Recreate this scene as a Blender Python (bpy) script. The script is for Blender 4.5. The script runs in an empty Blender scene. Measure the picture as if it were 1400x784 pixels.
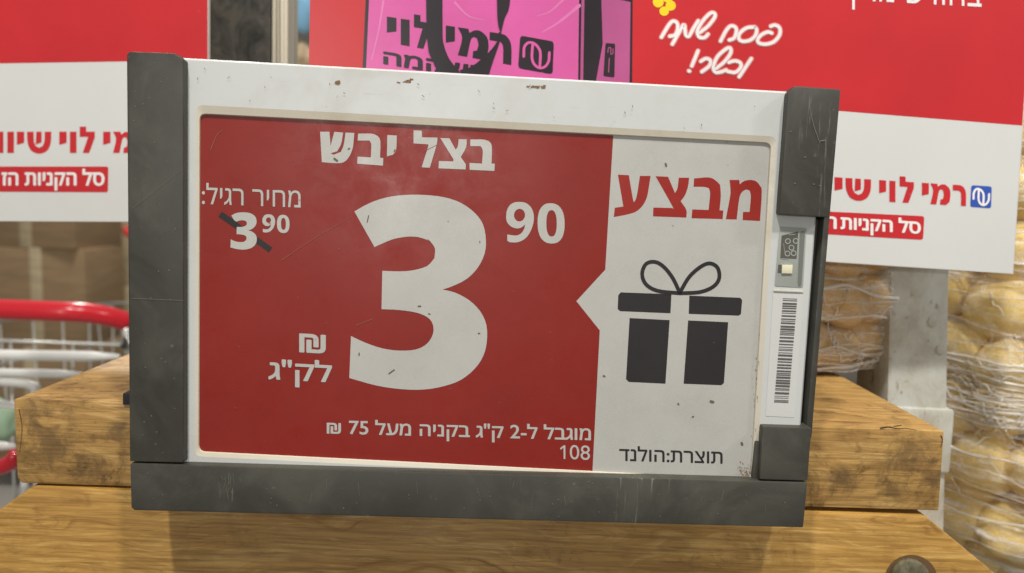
import bpy, bmesh, math, random
from mathutils import Vector, Matrix, noise
from mathutils.geometry import tessellate_polygon
R = math.radians
rnd = random.Random(7)
S = bpy.context.scene
COL = S.collection

# ------------------------------------------------------------ camera
IW, IH, F = 1400.0, 784.0, 1050.0
PITCH, ROLL = R(6.4), R(1.9)
fw = Vector((0, math.cos(PITCH), -math.sin(PITCH)))
_x = Vector((1, 0, 0)); _u = Vector((0, math.sin(PITCH), math.cos(PITCH)))
cx_ = _x * math.cos(ROLL) + _u * math.sin(ROLL)
cu_ = _u * math.cos(ROLL) - _x * math.sin(ROLL)
cam = bpy.data.cameras.new('camera')
camo = bpy.data.objects.new('camera', cam); COL.objects.link(camo)
camo.matrix_world = Matrix(((cx_.x, cu_.x, -fw.x, 0), (cx_.y, cu_.y, -fw.y, 0), (cx_.z, cu_.z, -fw.z, 0), (0, 0, 0, 1)))
cam.sensor_width = 36; cam.lens = F / IW * 36
cam.clip_start = 0.01; cam.clip_end = 100
cam.dof.use_dof = True; cam.dof.focus_distance = 0.335; cam.dof.aperture_fstop = 9.5
S.camera = camo
# ------------------------------------------------------------ world
w = bpy.data.worlds.new('World'); S.world = w; w.use_nodes = True
bg = w.node_tree.nodes['Background']
bg.inputs[0].default_value = (1.0, 0.99, 0.965, 1); bg.inputs[1].default_value = 0.30
# ------------------------------------------------------------ shop ceiling lamps and an added fill light
def lamp(name, loc, target, power, size, col=(1, .965, .91)):
    l = bpy.data.lights.new(name, 'AREA'); l.energy = power; l.shape = 'DISK'; l.size = size; l.color = col
    o = bpy.data.objects.new(name, l); COL.objects.link(o); o.location = loc
    o.rotation_euler = (Vector(target) - Vector(loc)).to_track_quat('-Z', 'Y').to_euler()
    return o
TC = Vector((-.014, .3315, -.0436))
lamp('ceiling_or_fill_lamp', (-.30, -.42, 1.46), TC, 18.5, .09)
lamp('ceiling_or_fill_lamp', (.36, -.42, 1.46), TC, 17, .09)
lamp('ceiling_or_fill_lamp', (-.98, -5.9, .78), TC, 56, .24)
lamp('ceiling_or_fill_lamp', (-1.2, 2.6, 1.9), (-1.2, 2.2, -.5), 55, .4)
lamp('ceiling_or_fill_lamp', (1.25, -.05, .95), (.45, .5, -.15), 7.5, .10)  # fill light added to brighten the sacks, not a lamp of the shop
vs = S.view_settings
vs.view_transform = 'Standard'; vs.look = 'None'; vs.exposure = 0; vs.gamma = 1; vs.use_curve_mapping = False
S.cycles.use_denoising = True
S.cycles.max_bounces = 8; S.cycles.transparent_max_bounces = 12

# ------------------------------------------------------------ geometry helpers
def ray(p):
    return fw + cx_ * ((p[0] - IW / 2) / F) - cu_ * ((p[1] - IH / 2) / F)
class Plane:
    def __init__(s, c, n): s.c = Vector(c); s.n = Vector(n).normalized()
    def at(s, p, off=0.0):
        d = ray(p); q = s.c + s.n * off
        return d * (q.dot(s.n) / d.dot(s.n))
def sub(z, sc, ox, oy):      # points read off an enlarged crop
    return [(x / sc + ox, y / sc + oy) for x, y in z]
ROOTS = {}
def thing(name, label, cat, loc=(0, 0, 0), group=None):
    o = bpy.data.objects.new(name, None); COL.objects.link(o); o.location = loc
    o.empty_display_size = .02
    o['label'] = label; o['category'] = cat
    if group: o['group'] = group
    return o
def wloc(o):
    v = Vector((0, 0, 0))
    while o is not None: v = v + o.location; o = o.parent
    return v
def link(name, me, mat, parent=None):
    o = bpy.data.objects.new(name, me); COL.objects.link(o)
    if parent is not None:
        me.transform(Matrix.Translation(-wloc(parent))); o.parent = parent
    if mat: me.materials.append(mat)
    return o
def mesh(name, verts, faces, smooth=False):
    me = bpy.data.meshes.new(name); me.from_pydata([tuple(v) for v in verts], [], faces); me.update()
    if smooth: me.polygons.foreach_set('use_smooth', [True] * len(me.polygons))
    return me
def prism(name, px, plane, off, depth, mat, parent=None, bevel=.0006, dirv=None, segs=2, world=None):
    f = [plane.at(p, off) for p in px] if world is None else [Vector(v) for v in world]
    dv = (-plane.n if dirv is None else Vector(dirv).normalized()) * depth
    bm = bmesh.new()
    a = [bm.verts.new(v) for v in f]; b = [bm.verts.new(v + dv) for v in f]
    n = len(a)
    ft = bm.faces.new(a); bm.faces.new(b[::-1])
    for i in range(n): bm.faces.new((a[i], b[i], b[(i + 1) % n], a[(i + 1) % n]))
    bmesh.ops.recalc_face_normals(bm, faces=bm.faces)
    if bevel:
        bmesh.ops.bevel(bm, geom=list(bm.edges), offset=bevel, segments=segs, profile=.6, affect='EDGES', clamp_overlap=True)
    me = bpy.data.meshes.new(name); bm.to_mesh(me); bm.free()
    me.polygons.foreach_set('use_smooth', [True] * len(me.polygons))
    me.set_sharp_from_angle(angle=R(35))
    return link(name, me, mat, parent)
def rrect(c, r, n=5):
    out = []
    for i in range(4):
        p = Vector(c[i]); a = Vector(c[i - 1]); b = Vector(c[(i + 1) % 4])
        s = p + (a - p).normalized() * r; e = p + (b - p).normalized() * r
        for k in range(n + 1):
            t = k / n; out.append(tuple(s * (1 - t) ** 2 + p * 2 * t * (1 - t) + e * t * t))
    return out
def smooth_poly(p, thr=38, n=3):
    N = len(p); out = []
    V = [Vector(q) for q in p]
    corner = []
    for i in range(N):
        a = (V[i] - V[i - 1]); b = (V[(i + 1) % N] - V[i])
        corner.append(a.angle(b, 0) > R(thr))
    for i in range(N):
        p1, p2 = V[i], V[(i + 1) % N]
        p0 = V[i - 1] if not corner[i] else p1 - (p2 - p1)
        p3 = V[(i + 2) % N] if not corner[(i + 1) % N] else p2 + (p2 - p1)
        for k in range(n):
            t = k / n
            out.append(tuple(.5 * ((2 * p1) + (p2 - p0) * t + (2 * p0 - 5 * p1 + 4 * p2 - p3) * t * t + (3 * p1 - p0 - 3 * p2 + p3) * t ** 3)))
    return out
class Flat:
    """flat print: polygons and strokes laid on a plane, collected into one mesh"""
    def __init__(s, plane, off): s.pl = plane; s.off = off; s.v = []; s.f = []; s.k = 0
    def poly(s, px, hole=None, sm=False):
        if sm:
            px = smooth_poly(px)
            if hole: hole = smooth_poly(hole, 80)
        loops = [px] + ([hole] if hole else [])
        tri = tessellate_polygon([[Vector((x, -y, 0)) for x, y in L] for L in loops])
        base = len(s.v)
        for L in loops: s.v += [s.pl.at(p, s.off + s.k * 2e-6) for p in L]
        P = [q for L in loops for q in L]
        for a, b, c in tri:
            ar = (P[b][0] - P[a][0]) * (P[c][1] - P[a][1]) - (P[b][1] - P[a][1]) * (P[c][0] - P[a][0])
            s.f.append((base + a, base + b, base + c) if ar < 0 else (base + a, base + c, base + b))
        s.k += 1
    def stroke(s, px, wd, caps=True, sm=True, wend=None):
        V = [Vector(p) for p in px]
        if sm and len(V) > 2:
            o = []
            for i in range(len(V) - 1):
                p1, p2 = V[i], V[i + 1]; p0 = V[i - 1] if i else p1 * 2 - p2; p3 = V[i + 2] if i + 2 < len(V) else p2 * 2 - p1
                for k in range(5):
                    t = k / 5; o.append(.5 * ((2 * p1) + (p2 - p0) * t + (2 * p0 - 5 * p1 + 4 * p2 - p3) * t * t + (3 * p1 - p0 - 3 * p2 + p3) * t ** 3))
            V = o + [V[-1]]
        L, Rr = [], []
        n = len(V)
        for i in range(n):
            d = (V[min(i + 1, n - 1)] - V[max(i - 1, 0)]).normalized(); q = Vector((-d.y, d.x))
            h = wd / 2 if wend is None else (wd + (wend - wd) * i / (n - 1)) / 2
            L.append(V[i] + q * h); Rr.append(V[i] - q * h)
        def cap(c, a, m=5):
            out = []; v = a - c
            for k in range(1, m): out.append(c + Matrix.Rotation(-math.pi * k / m, 2) @ v)
            return out
        base = len(s.v); o = s.off + s.k * 6e-6; s.k += 1
        for i in range(n): s.v += [s.pl.at(L[i], o), s.pl.at(Rr[i], o)]
        for i in range(n - 1):
            a = base + 2 * i; s.f.append((a, a + 2, a + 3, a + 1))
        if caps:
            for c, a, b, ia, ib in ((V[0], Rr[0], L[0], base + 1, base), (V[-1], L[-1], Rr[-1], base + 2 * n - 2, base + 2 * n - 1)):
                m = cap(c, a); j = len(s.v); s.v += [s.pl.at(q, o) for q in m]
                s.f.append(tuple([ia] + list(range(j, j + len(m))) + [ib]))
    def text(s, txt, LB, RB, LT, bold=0.0, RT=None):
        cu = bpy.data.curves.new('t', 'FONT'); cu.body = txt; cu.size = 1; cu.resolution_u = 4; cu.fill_mode = 'NONE'
        ob = bpy.data.objects.new('t', cu); COL.objects.link(ob)
        bpy.context.view_layer.update()
        me = bpy.data.meshes.new_from_object(ob.evaluated_get(bpy.context.evaluated_depsgraph_get()))
        bpy.data.objects.remove(ob); bpy.data.curves.remove(cu)
        nxt = {}                       # outlines of the letters; overlapping strokes of one letter stay separate outlines
        for e in me.edges: nxt.setdefault(e.vertices[0], []).append(e.vertices[1]); nxt.setdefault(e.vertices[1], []).append(e.vertices[0])
        seen = set(); loops = []
        for i in range(len(me.vertices)):
            if i in seen: continue
            L = [i]; seen.add(i)
            while True:
                q = [j for j in nxt.get(L[-1], []) if j not in seen]
                if not q: break
                L.append(min(q) if len(L) == 1 else q[0]); seen.add(L[-1])
            loops.append(L)
        P = [v.co.copy() for v in me.vertices]
        area = lambda L: sum(P[L[k]].x * P[L[(k + 1) % len(L)]].y - P[L[(k + 1) % len(L)]].x * P[L[k]].y for k in range(len(L))) / 2
        def inside(p, L):
            r_ = False
            for k in range(len(L)):
                a, b = P[L[k]], P[L[k - 1]]
                if (a.y > p.y) != (b.y > p.y) and p.x < (b.x - a.x) * (p.y - a.y) / (b.y - a.y) + a.x: r_ = not r_
            return r_
        tris = []
        up_ = lambda h, L: h is not L and area(h) * area(L) < 0 and inside(P[h[0]], L)
        holes = [h for h in loops if any(up_(h, L) for L in loops)]
        for L in loops:
            if L in holes: continue
            g = [L] + [h for h in holes if up_(h, L)]
            flat = [i for q in g for i in q]
            tris.append([tuple(flat[i] for i in t_) for t_ in tessellate_polygon([[P[i] for i in q] for q in g])])
        xs = [v.co.x for v in me.vertices]; ys = [v.co.y for v in me.vertices]
        x0, x1, y0, y1 = min(xs), max(xs), min(ys), max(ys)
        LB, RB, LT = Vector(LB), Vector(RB), Vector(LT)
        RT = Vector(RT) if RT else RB + (LT - LB)
        bold = max(bold, 0); x0 -= bold; x1 += bold; y0 -= bold * .7; y1 += bold * .7
        shifts = [(0, 0)] if bold == 0 else [(bold * math.cos(k * math.pi / 4), .7 * bold * math.sin(k * math.pi / 4)) for k in range(8)] + [(0, 0)]
        for dx, dy in shifts:      # a heavier weight: the same outline laid down with small shifts
            base = len(s.v)
            for v in me.vertices:
                a = (v.co.x + dx - x0) / (x1 - x0); b = (v.co.y + dy - y0) / (y1 - y0)
                q = (LB * (1 - a) + RB * a) * (1 - b) + (LT * (1 - a) + RT * a) * b
                s.v.append(s.pl.at(q, s.off + s.k * 2e-6))
            for g in tris:
                b2 = len(s.v); ids = sorted({i for t_ in g for i in t_}); mp = {i: b2 + n_ for n_, i in enumerate(ids)}
                nn = s.pl.n * (2e-6 * (tris.index(g) % 3))
                for i in ids: s.v.append(s.v[base + i] + nn)
                for t_ in g: s.f.append(tuple(mp[i] for i in t_))
            s.k += 3
        bpy.data.meshes.remove(me)
    def build(s, name, mat, parent, th=0):
        me = mesh(name, s.v, s.f)
        # every face looks to the viewer's side of its plane
        bm = bmesh.new(); bm.from_mesh(me); bmesh.ops.triangulate(bm, faces=bm.faces)
        bmesh.ops.delete(bm, geom=[v for v in bm.verts if not v.link_faces], context='VERTS')
        bm.normal_update()
        for f in bm.faces:
            if f.normal.dot(s.pl.n) < 0: f.normal_flip()
        bm.to_mesh(me); bm.free()
        return link(name, me, mat, parent)
def tube(name, pts, r, mat, parent=None, n=8, sm=2, rf=None, closed=False):
    V = [Vector(p) for p in pts]
    if sm and len(V) > 2:
        o = []
        for i in range(len(V) - 1):
            p1, p2 = V[i], V[i + 1]; p0 = V[i - 1] if i else p1 * 2 - p2; p3 = V[i + 2] if i + 2 < len(V) else p2 * 2 - p1
            for k in range(sm):
                t = k / sm; o.append(.5 * ((2 * p1) + (p2 - p0) * t + (2 * p0 - 5 * p1 + 4 * p2 - p3) * t * t + (3 * p1 - p0 - 3 * p2 + p3) * t ** 3))
        V = o + [V[-1]]
    vs_, fs = [], []
    up = Vector((0, 0, 1))
    for i, p in enumerate(V):
        d = (V[min(i + 1, len(V) - 1)] - V[max(i - 1, 0)]).normalized()
        a = d.cross(up if abs(d.z) < .9 else Vector((1, 0, 0))).normalized(); b = a.cross(d)
        rr = r if rf is None else r * rf(i / (len(V) - 1), p)
        for k in range(n):
            t = 2 * math.pi * k / n; vs_.append(p + (a * math.cos(t) + b * math.sin(t)) * rr)
    for i in range(len(V) - 1):
        for k in range(n):
            a = i * n + k; b = i * n + (k + 1) % n; fs.append((a, b, b + n, a + n))
    fs.append(tuple(range(n))[::-1]); fs.append(tuple((len(V) - 1) * n + k for k in range(n)))
    me = mesh(name, vs_, fs, True)
    if parent == 'raw': return me
    return link(name, me, mat, parent)
def box(name, c, sz, mat, parent=None, bevel=.002, rot=0):
    M = Matrix.Translation(c) @ Matrix.Rotation(rot, 4, 'Z')
    f = [M @ Vector((sx * sz[0] / 2, -sz[1] / 2, sy * sz[2] / 2)) for sx, sy in ((-1, 1), (1, 1), (1, -1), (-1, -1))]
    return prism(name, None, None, 0, sz[1], mat, parent, bevel, dirv=M.to_3x3() @ Vector((0, 1, 0)), world=f)

# ------------------------------------------------------------ materials
def mat(name, col, rough=.5, metal=0, **kw):
    m = bpy.data.materials.new(name); m.use_nodes = True
    b = m.node_tree.nodes['Principled BSDF']
    b.inputs['Base Color'].default_value = (*col, 1); b.inputs['Roughness'].default_value = rough; b.inputs['Metallic'].default_value = metal
    for k, v in kw.items(): b.inputs[k.replace('_', ' ')].default_value = v
    return m
class NT:
    def __init__(s, m): s.t = m.node_tree; s.n = s.t.nodes; s.l = s.t.links; s.b = s.n['Principled BSDF']; s.tc = s.n.new('ShaderNodeTexCoord')
    def map(s, sc, loc=(0, 0, 0), rot=(0, 0, 0), src='Object'):
        m = s.n.new('ShaderNodeMapping'); m.inputs['Scale'].default_value = sc; m.inputs['Location'].default_value = loc; m.inputs['Rotation'].default_value = rot
        s.l.new(s.tc.outputs[src], m.inputs['Vector']); return m.outputs[0]
    def noise(s, vec, scale, det=4, rough=.55, dist=0):
        n = s.n.new('ShaderNodeTexNoise'); n.inputs['Scale'].default_value = scale; n.inputs['Detail'].default_value = det
        n.inputs['Roughness'].default_value = rough; n.inputs['Distortion'].default_value = dist
        s.l.new(vec, n.inputs['Vector']); return n.outputs['Fac']
    def vor(s, vec, scale, feat='F1'):
        n = s.n.new('ShaderNodeTexVoronoi'); n.inputs['Scale'].default_value = scale; n.feature = feat
        s.l.new(vec, n.inputs['Vector']); return n.outputs['Distance']
    def ramp(s, fac, stops, interp='LINEAR'):
        r = s.n.new('ShaderNodeValToRGB'); r.color_ramp.interpolation = interp
        e = r.color_ramp.elements
        while len(e) < len(stops): e.new(.5)
        for i, (p, c) in enumerate(stops):
            e[i].position = p; e[i].color = (c, c, c, 1) if isinstance(c, (int, float)) else (*c, 1)
        s.l.new(fac, r.inputs[0]); return r.outputs[0]
    def mix(s, fac, a, b, mode='MIX'):
        m = s.n.new('ShaderNodeMix'); m.data_type = 'RGBA'; m.blend_type = mode
        for sock, v in ((m.inputs[0], fac), (m.inputs[6], a), (m.inputs[7], b)):
            if isinstance(v, (int, float)): sock.default_value = v
            elif isinstance(v, tuple): sock.default_value = (*v, 1)
            else: s.l.new(v, sock)
        return m.outputs[2]
    def math(s, op, a, b=0.0):
        m = s.n.new('ShaderNodeMath'); m.operation = op
        for i, v in enumerate((a, b)):
            if isinstance(v, (int, float)): m.inputs[i].default_value = v
            else: s.l.new(v, m.inputs[i])
        return m.outputs[0]
    def bump(s, h, st, dist=.0005):
        b = s.n.new('ShaderNodeBump'); b.inputs['Strength'].default_value = st; b.inputs['Distance'].default_value = dist
        s.l.new(h, b.inputs['Height']); s.l.new(b.outputs[0], s.b.inputs['Normal'])
    def col(s, c): s.l.new(c, s.b.inputs['Base Color'])
    def rough(s, c): s.l.new(c, s.b.inputs['Roughness'])

def grey_plastic():
    m = mat('grey_plastic', (.07, .07, .06), .45); t = NT(m)
    v = t.map((1, 1, 1))
    big = t.noise(v, 28, 6, .65, .6)
    c = t.ramp(big, [(.30, (.033, .032, .024)), (.5, (.048, .047, .036)), (.72, (.078, .075, .058))])
    br = t.noise(t.map((1, 1, 1), rot=(0, .9, 0)), 55, 8, .8, 1.0)           # pale rubbed patches
    c = t.mix(t.ramp(br, [(.60, 0), (.78, .30)]), c, (.13, .125, .105))
    sc = t.noise(t.map((900, 900, 38), rot=(0, .12, 0)), 1, 3, .6)           # vertical scuffs
    gate = t.ramp(t.noise(t.map((30, 30, 10), (3, 1, 2)), 1, 2), [(.57, 0), (.68, 1)])
    c = t.mix(t.math('MULTIPLY', t.ramp(sc, [(.60, 0), (.75, .6)]), gate), c, (.30, .29, .26))
    sp = t.ramp(t.vor(t.map((1, 1, 1)), 105), [(.0, 1), (.10, 0)])
    spg = t.ramp(t.noise(v, 60, 2), [(.50, 0), (.56, 1)])
    c = t.mix(t.math('MULTIPLY', t.math('MULTIPLY', sp, spg), .35), c, (.30, .29, .25))
    t.col(c); t.rough(t.ramp(big, [(.3, .38), (.7, .62)]))
    t.bump(t.noise(v, 2200, 3), .25, .0001)
    return m
def white_plastic(name='white_plastic', base=(.57, .585, .57), dirt=(.44, .41, .33)):
    m = mat(name, base, .32); t = NT(m)
    v = t.map((1, 1, 1))
    a = t.noise(v, 22, 7, .7, .5)
    c = t.mix(t.ramp(a, [(.50, 0), (.80, .55)]), base, dirt)
    b = t.noise(v, 160, 5, .7)
    c = t.mix(t.ramp(b, [(.66, 0), (.76, .5)]), c, (.36, .31, .22))
    sc = t.noise(t.map((60, 60, 900), rot=(0, .5, 0)), 1, 2, .5)
    c = t.mix(t.ramp(sc, [(.70, 0), (.76, .25)]), c, (.45, .42, .34))
    sp = t.ramp(t.vor(v, 75), [(.0, 1), (.045, 0)])
    c = t.mix(t.math('MULTIPLY', sp, .7), c, (.13, .10, .06))
    t.col(c); t.rough(t.ramp(a, [(.3, .26), (.7, .5)]))
    t.bump(t.noise(v, 900, 3), .08, .0001)
    return m
def epaper(name, base, rough=.33, spec=.34):
    m = mat(name, base, rough); t = NT(m); v = t.map((1, 1, 1))
    d = tuple(x * .90 for x in base); u = tuple(min(1, x * 1.07 + .003) for x in base)
    a = t.noise(v, 30, 6, .65)
    c = t.ramp(a, [(.3, d), (.5, base), (.72, u)])
    g = t.noise(v, 2400, 2, .7)
    c = t.mix(t.ramp(g, [(.3, .0), (.7, .42)]), c, tuple(min(1, x * 1.3 + .004) for x in base))
    dust = t.ramp(t.vor(v, 95), [(.0, 1), (.035, 0)])
    c = t.mix(t.math('MULTIPLY', dust, .35), c, (.33, .27, .2))
    t.col(c)
    t.rough(t.ramp(t.noise(v, 45, 6, .7, .4), [(.3, rough - .08), (.7, rough + .14)]))
    m.node_tree.nodes['Principled BSDF'].inputs['Specular IOR Level'].default_value = spec
    t.bump(t.noise(v, 3000, 2), .10, .00005)
    return m
def wood(name, light, mid, dark, seed=0, stain=.6, wave=1.0, rough=.5, grime=.6, rings=.3, patches=()):
    m = mat(name, mid, rough); t = NT(m)
    v = t.map((3.4, 46, 46), (seed, seed * 2, seed))
    warp = t.noise(t.map((3, 9, 9), (seed, 0, 0)), 2.2, 3)
    s = t.n.new('ShaderNodeVectorMath'); s.operation = 'ADD'
    cmb = t.n.new('ShaderNodeCombineXYZ'); t.l.new(t.math('MULTIPLY', warp, 3.6 * wave), cmb.inputs['Z'])
    t.l.new(v, s.inputs[0]); t.l.new(cmb.outputs[0], s.inputs[1]); vv = s.outputs[0]
    g = t.noise(vv, 5, 5, .62)
    c = t.ramp(g, [(.30, dark), (.43, mid), (.54, mid), (.66, light)])
    wt = t.n.new('ShaderNodeTexWave'); wt.wave_type = 'BANDS'; wt.bands_direction = 'Z'; wt.wave_profile = 'SAW'
    wt.inputs['Scale'].default_value = 5.5; wt.inputs['Distortion'].default_value = 9; wt.inputs['Detail'].default_value = 3; wt.inputs['Detail Scale'].default_value = .8
    t.l.new(t.map((2.4, 8, 12), (seed, 0, seed)), wt.inputs['Vector'])
    c = t.mix(t.ramp(wt.outputs['Fac'], [(.0, rings), (.25, 0), (.8, 0), (1.0, rings)]), c, tuple(x * .9 for x in dark))
    fine = t.noise(t.map((22, 700, 700), (seed, 0, 0)), 1, 3, .6)
    c = t.mix(t.ramp(fine, [(.44, 0), (.66, .55)]), c, tuple(x * .8 for x in dark))
    fin2 = t.noise(t.map((35, 420, 420), (seed, 9, 0)), 1, 4, .7)
    c = t.mix(t.ramp(fin2, [(.56, 0), (.72, .6)]), c, tuple(min(1, x * 1.25) for x in light))
    por = t.noise(t.map((60, 1500, 1500), (seed, 4, 0)), 1, 2, .5)
    c = t.mix(t.ramp(por, [(.60, 0), (.72, .4)]), c, tuple(x * .4 for x in dark))
    st = t.noise(t.map((1, 1, 1), (seed * 3.1, 1, 2)), 26, 7, .72, .8)
    c = t.mix(t.ramp(st, [(.50, 0), (.60, stain * .5), (.72, stain)]), c, tuple(x * .55 for x in dark))
    grm = t.noise(t.map((1, 1, 1), (seed, 2, 7)), 150, 5, .75, .4)
    c = t.mix(t.math('MULTIPLY', t.ramp(grm, [(.50, 0), (.64, grime)]), t.ramp(st, [(.52, .0), (.62, 1)])), c, tuple(x * .3 for x in dark))
    sp = t.ramp(t.vor(t.map((1, 1, 1), (seed, 0, 0)), 210), [(.0, 1), (.22, 0)])
    spg = t.ramp(t.noise(t.map((1, 1, 1), (seed, 5, 0)), 24, 3), [(.55, 0), (.62, 1)])
    c = t.mix(t.math('MULTIPLY', t.math('MULTIPLY', sp, spg), grime), c, (.05, .028, .012))
    pn = t.noise(t.map((1, 1, 1), (4, seed, 0)), 90, 6, .75, .6)
    for (px_, py_, pz_), r_ in patches:          # dirty hand marks and stains on the board
        vd = t.n.new('ShaderNodeVectorMath'); vd.operation = 'DISTANCE'; t.l.new(t.tc.outputs['Object'], vd.inputs[0]); vd.inputs[1].default_value = (px_, py_, pz_)
        k_ = t.math('ADD', t.math('SUBTRACT', 1.0, t.math('DIVIDE', vd.outputs['Value'], r_)), t.math('MULTIPLY', t.math('SUBTRACT', pn, .5), 3.2))
        c = t.mix(t.ramp(k_, [(.25, 0), (.9, .62)]), c, (.085, .050, .022))
    t.col(c); t.rough(t.ramp(g, [(.3, .62), (.7, .42)]))
    t.bump(t.mix(.5, fine, por), .45, .0004)
    return m
def print_mat(name, c0, rough=.35, var=.08):
    m = mat(name, c0, rough); t = NT(m)
    a = t.noise(t.map((1, 1, 1)), 14, 4)
    c = t.ramp(a, [(.3, tuple(x * (1 - var) for x in c0)), (.7, tuple(min(1, x * (1 + var)) for x in c0))])
    sp = t.ramp(t.vor(t.map((1, 1, 1)), 42), [(.0, 1), (.02, 0)])
    c = t.mix(t.math('MULTIPLY', sp, .5), c, (.6, .45, .4))
    t.col(c); t.bump(t.noise(t.map((1, 1, 1)), 900, 2), .05, .0001)
    return m
M_grey = grey_plastic(); M_white = white_plastic()
M_lip = white_plastic('bezel_plastic', (.60, .555, .45), (.42, .34, .20))
M_ered = epaper('epaper_red', (.222, .0150, .0095)); M_ewhite = epaper('epaper_white', (.435, .43, .40))
M_eblack = epaper('epaper_black', (.022, .020, .020), .42)
M_ered2 = epaper('epaper_red_letters', (.28, .020, .014))
_PB = Plane((0, .357, 0), (0, -1, 0)); _sr = Vector((0, .40, -.20))
_pt = [(tuple(_PB.at(p) - _sr), r_) for p, r_ in (((1240, 622), .020), ((1222, 670), .012), ((1150, 655), .011), ((1275, 650), .010), ((70, 605), .020), ((45, 565), .012), ((120, 640), .012), ((160, 590), .008))]
M_beam = wood('beam_wood', (.62, .395, .145), (.46, .270, .080), (.23, .112, .028), 1.3, .75, .5, grime=.8, rings=.25, patches=_pt)
M_low = wood('lower_wood', (.61, .375, .110), (.475, .265, .062), (.27, .128, .024), 6.1, .30, 1.3, grime=.35, rings=.42)
M_pred = print_mat('poster_red', (.55, .022, .028)); M_pwhite = print_mat('poster_white', (.65, .66, .64), .4, .02)
M_edge = mat('board_edge', (.62, .58, .55), .6)
M_blue = print_mat('print_blue', (.03, .09, .42)); M_pink = print_mat('print_pink', (.64, .11, .35), .28, .16)
M_pinkd = print_mat('print_dark_pink', (.42, .085, .235), .35, .2)
M_bag = print_mat('print_black', (.022, .016, .020), .3, .5); M_ylw = print_mat('print_yellow', (.85, .62, .02))
M_halo = print_mat('print_halo', (.78, .30, .28)); M_letter = print_mat('print_white', (.84, .80, .79))
M_steel = mat('dark_steel', (.035, .032, .026), .45, .2)
t = NT(M_steel); a = t.noise(t.map((1, 1, .6)), 60, 7, .7, .8)
t.col(t.ramp(a, [(.35, (.018, .018, .015)), (.52, (.042, .038, .030)), (.68, (.085, .068, .048))])); t.rough(t.ramp(a, [(.3, .3), (.7, .65)])); t.bump(a, .3, .001)
M_alu = mat('aluminium', (.62, .58, .48), .38, .35)
t = NT(M_alu); a = t.noise(t.map((500, 500, 3)), 1, 3); t.col(t.ramp(a, [(.35, (.35, .31, .24)), (.6, (.72, .67, .55))]))
M_post = mat('painted_post', (.42, .41, .36), .5)
t = NT(M_post); v = t.map((1, 1, .7)); a = t.noise(v, 35, 6, .7, .4); c = t.ramp(a, [(.3, (.34, .31, .25)), (.5, (.47, .47, .41)), (.7, (.56, .585, .545))])
b = t.noise(v, 75, 5, .7, .6); c = t.mix(t.ramp(b, [(.60, 0), (.70, .85)]), c, (.16, .09, .04))
sp = t.ramp(t.vor(v, 95), [(.0, 1), (.10, 0)]); c = t.mix(t.math('MULTIPLY', sp, .8), c, (.06, .035, .02))
t.col(c); t.bump(b, .4, .0008)
M_card = mat('cardboard', (.33, .22, .12), .8); M_card2 = mat('pale_cardboard', (.50, .40, .24), .8)
for mm, cc in ((M_card, (.33, .22, .115)), (M_card2, (.52, .42, .26))):
    t = NT(mm); a = t.noise(t.map((1, 1, 6)), 7, 4); t.col(t.ramp(a, [(.3, tuple(x * .7 for x in cc)), (.7, tuple(x * .95 for x in cc))]))
M_cred = mat('cart_red_plastic', (.60, .018, .030), .22); M_wire = mat('cart_wire', (.50, .50, .46), .3, .3)
M_rod = mat('white_wire', (.80, .80, .76), .3)
M_dark = mat('dark_rubber', (.02, .02, .02), .6); M_bblue = mat('blue_plastic', (.06, .24, .50), .4)
M_floor = mat('floor_tile', (.30, .28, .25), .35)
t = NT(M_floor); a = t.noise(t.map((1, 1, 1)), 1.5, 5); t.col(t.ramp(a, [(.3, (.24, .225, .20)), (.7, (.36, .34, .31))]))
M_onion = mat('onion_skin', (.62, .40, .12), .4)
t = NT(M_onion); v = t.map((1, 1, 1)); a = t.noise(v, 30, 5, .6, .5)
c = t.ramp(a, [(.30, (.62, .38, .09)), (.5, (.84, .62, .20)), (.7, (.90, .76, .38))])
t.col(c); t.bump(a, .3, .002)
M_sub = mat('onion_brown', (.40, .22, .10), .5)
t = NT(M_sub); a = t.noise(t.map((1, 1, 1)), 30, 5); t.col(t.ramp(a, [(.3, (.42, .22, .07)), (.5, (.66, .43, .17)), (.72, (.80, .62, .32))]))
def film():
    m = bpy.data.materials.new('stretch_film'); m.use_nodes = True; t = NT(m)
    t.b.inputs['Base Color'].default_value = (.90, .86, .78, 1); t.b.inputs['Roughness'].default_value = .11
    t.b.inputs['Specular IOR Level'].default_value = .8
    v = t.map((16, 16, 210)); a = t.noise(v, 1, 5, .6, .9)
    b = t.noise(t.map((45, 45, 60)), 1, 5, .7, 1.2)
    al = t.mix(.35, t.ramp(a, [(.46, .04), (.56, .26), (.67, .95)]), t.ramp(b, [(.47, .03), (.68, .8)]))
    t.l.new(al, t.b.inputs['Alpha'])
    t.bump(t.mix(.5, a, b), 1.0, .003)
    return m
M_film = film()
M_strand = mat('film_strand', (.90, .86, .78), .2); M_strand.node_tree.nodes['Principled BSDF'].inputs['Alpha'].default_value = .72
M_bolt = mat('bolt_zinc', (.20, .20, .15), .5, .5)
t = NT(M_bolt); a = t.noise(t.map((1, 1, 1)), 190, 5, .7); t.col(t.ramp(a, [(.35, (.12, .10, .055)), (.65, (.28, .26, .17))]))
M_hole = mat('bolt_recess', (.13, .075, .03), .8)
M_crack = mat('crack_dark', (.06, .035, .015), .9)
M_rust = mat('rust_dirt', (.22, .12, .05), .9); M_led = mat('led_lens', (.75, .70, .50), .3); M_glass = mat('window_plastic', (.36, .38, .35), .2)
M_chip = mat('circuit_board', (.10, .095, .075), .4); M_ink = mat('label_ink', (.09, .085, .08), .6); M_lab = mat('label_paper', (.60, .60, .58), .5)

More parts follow.
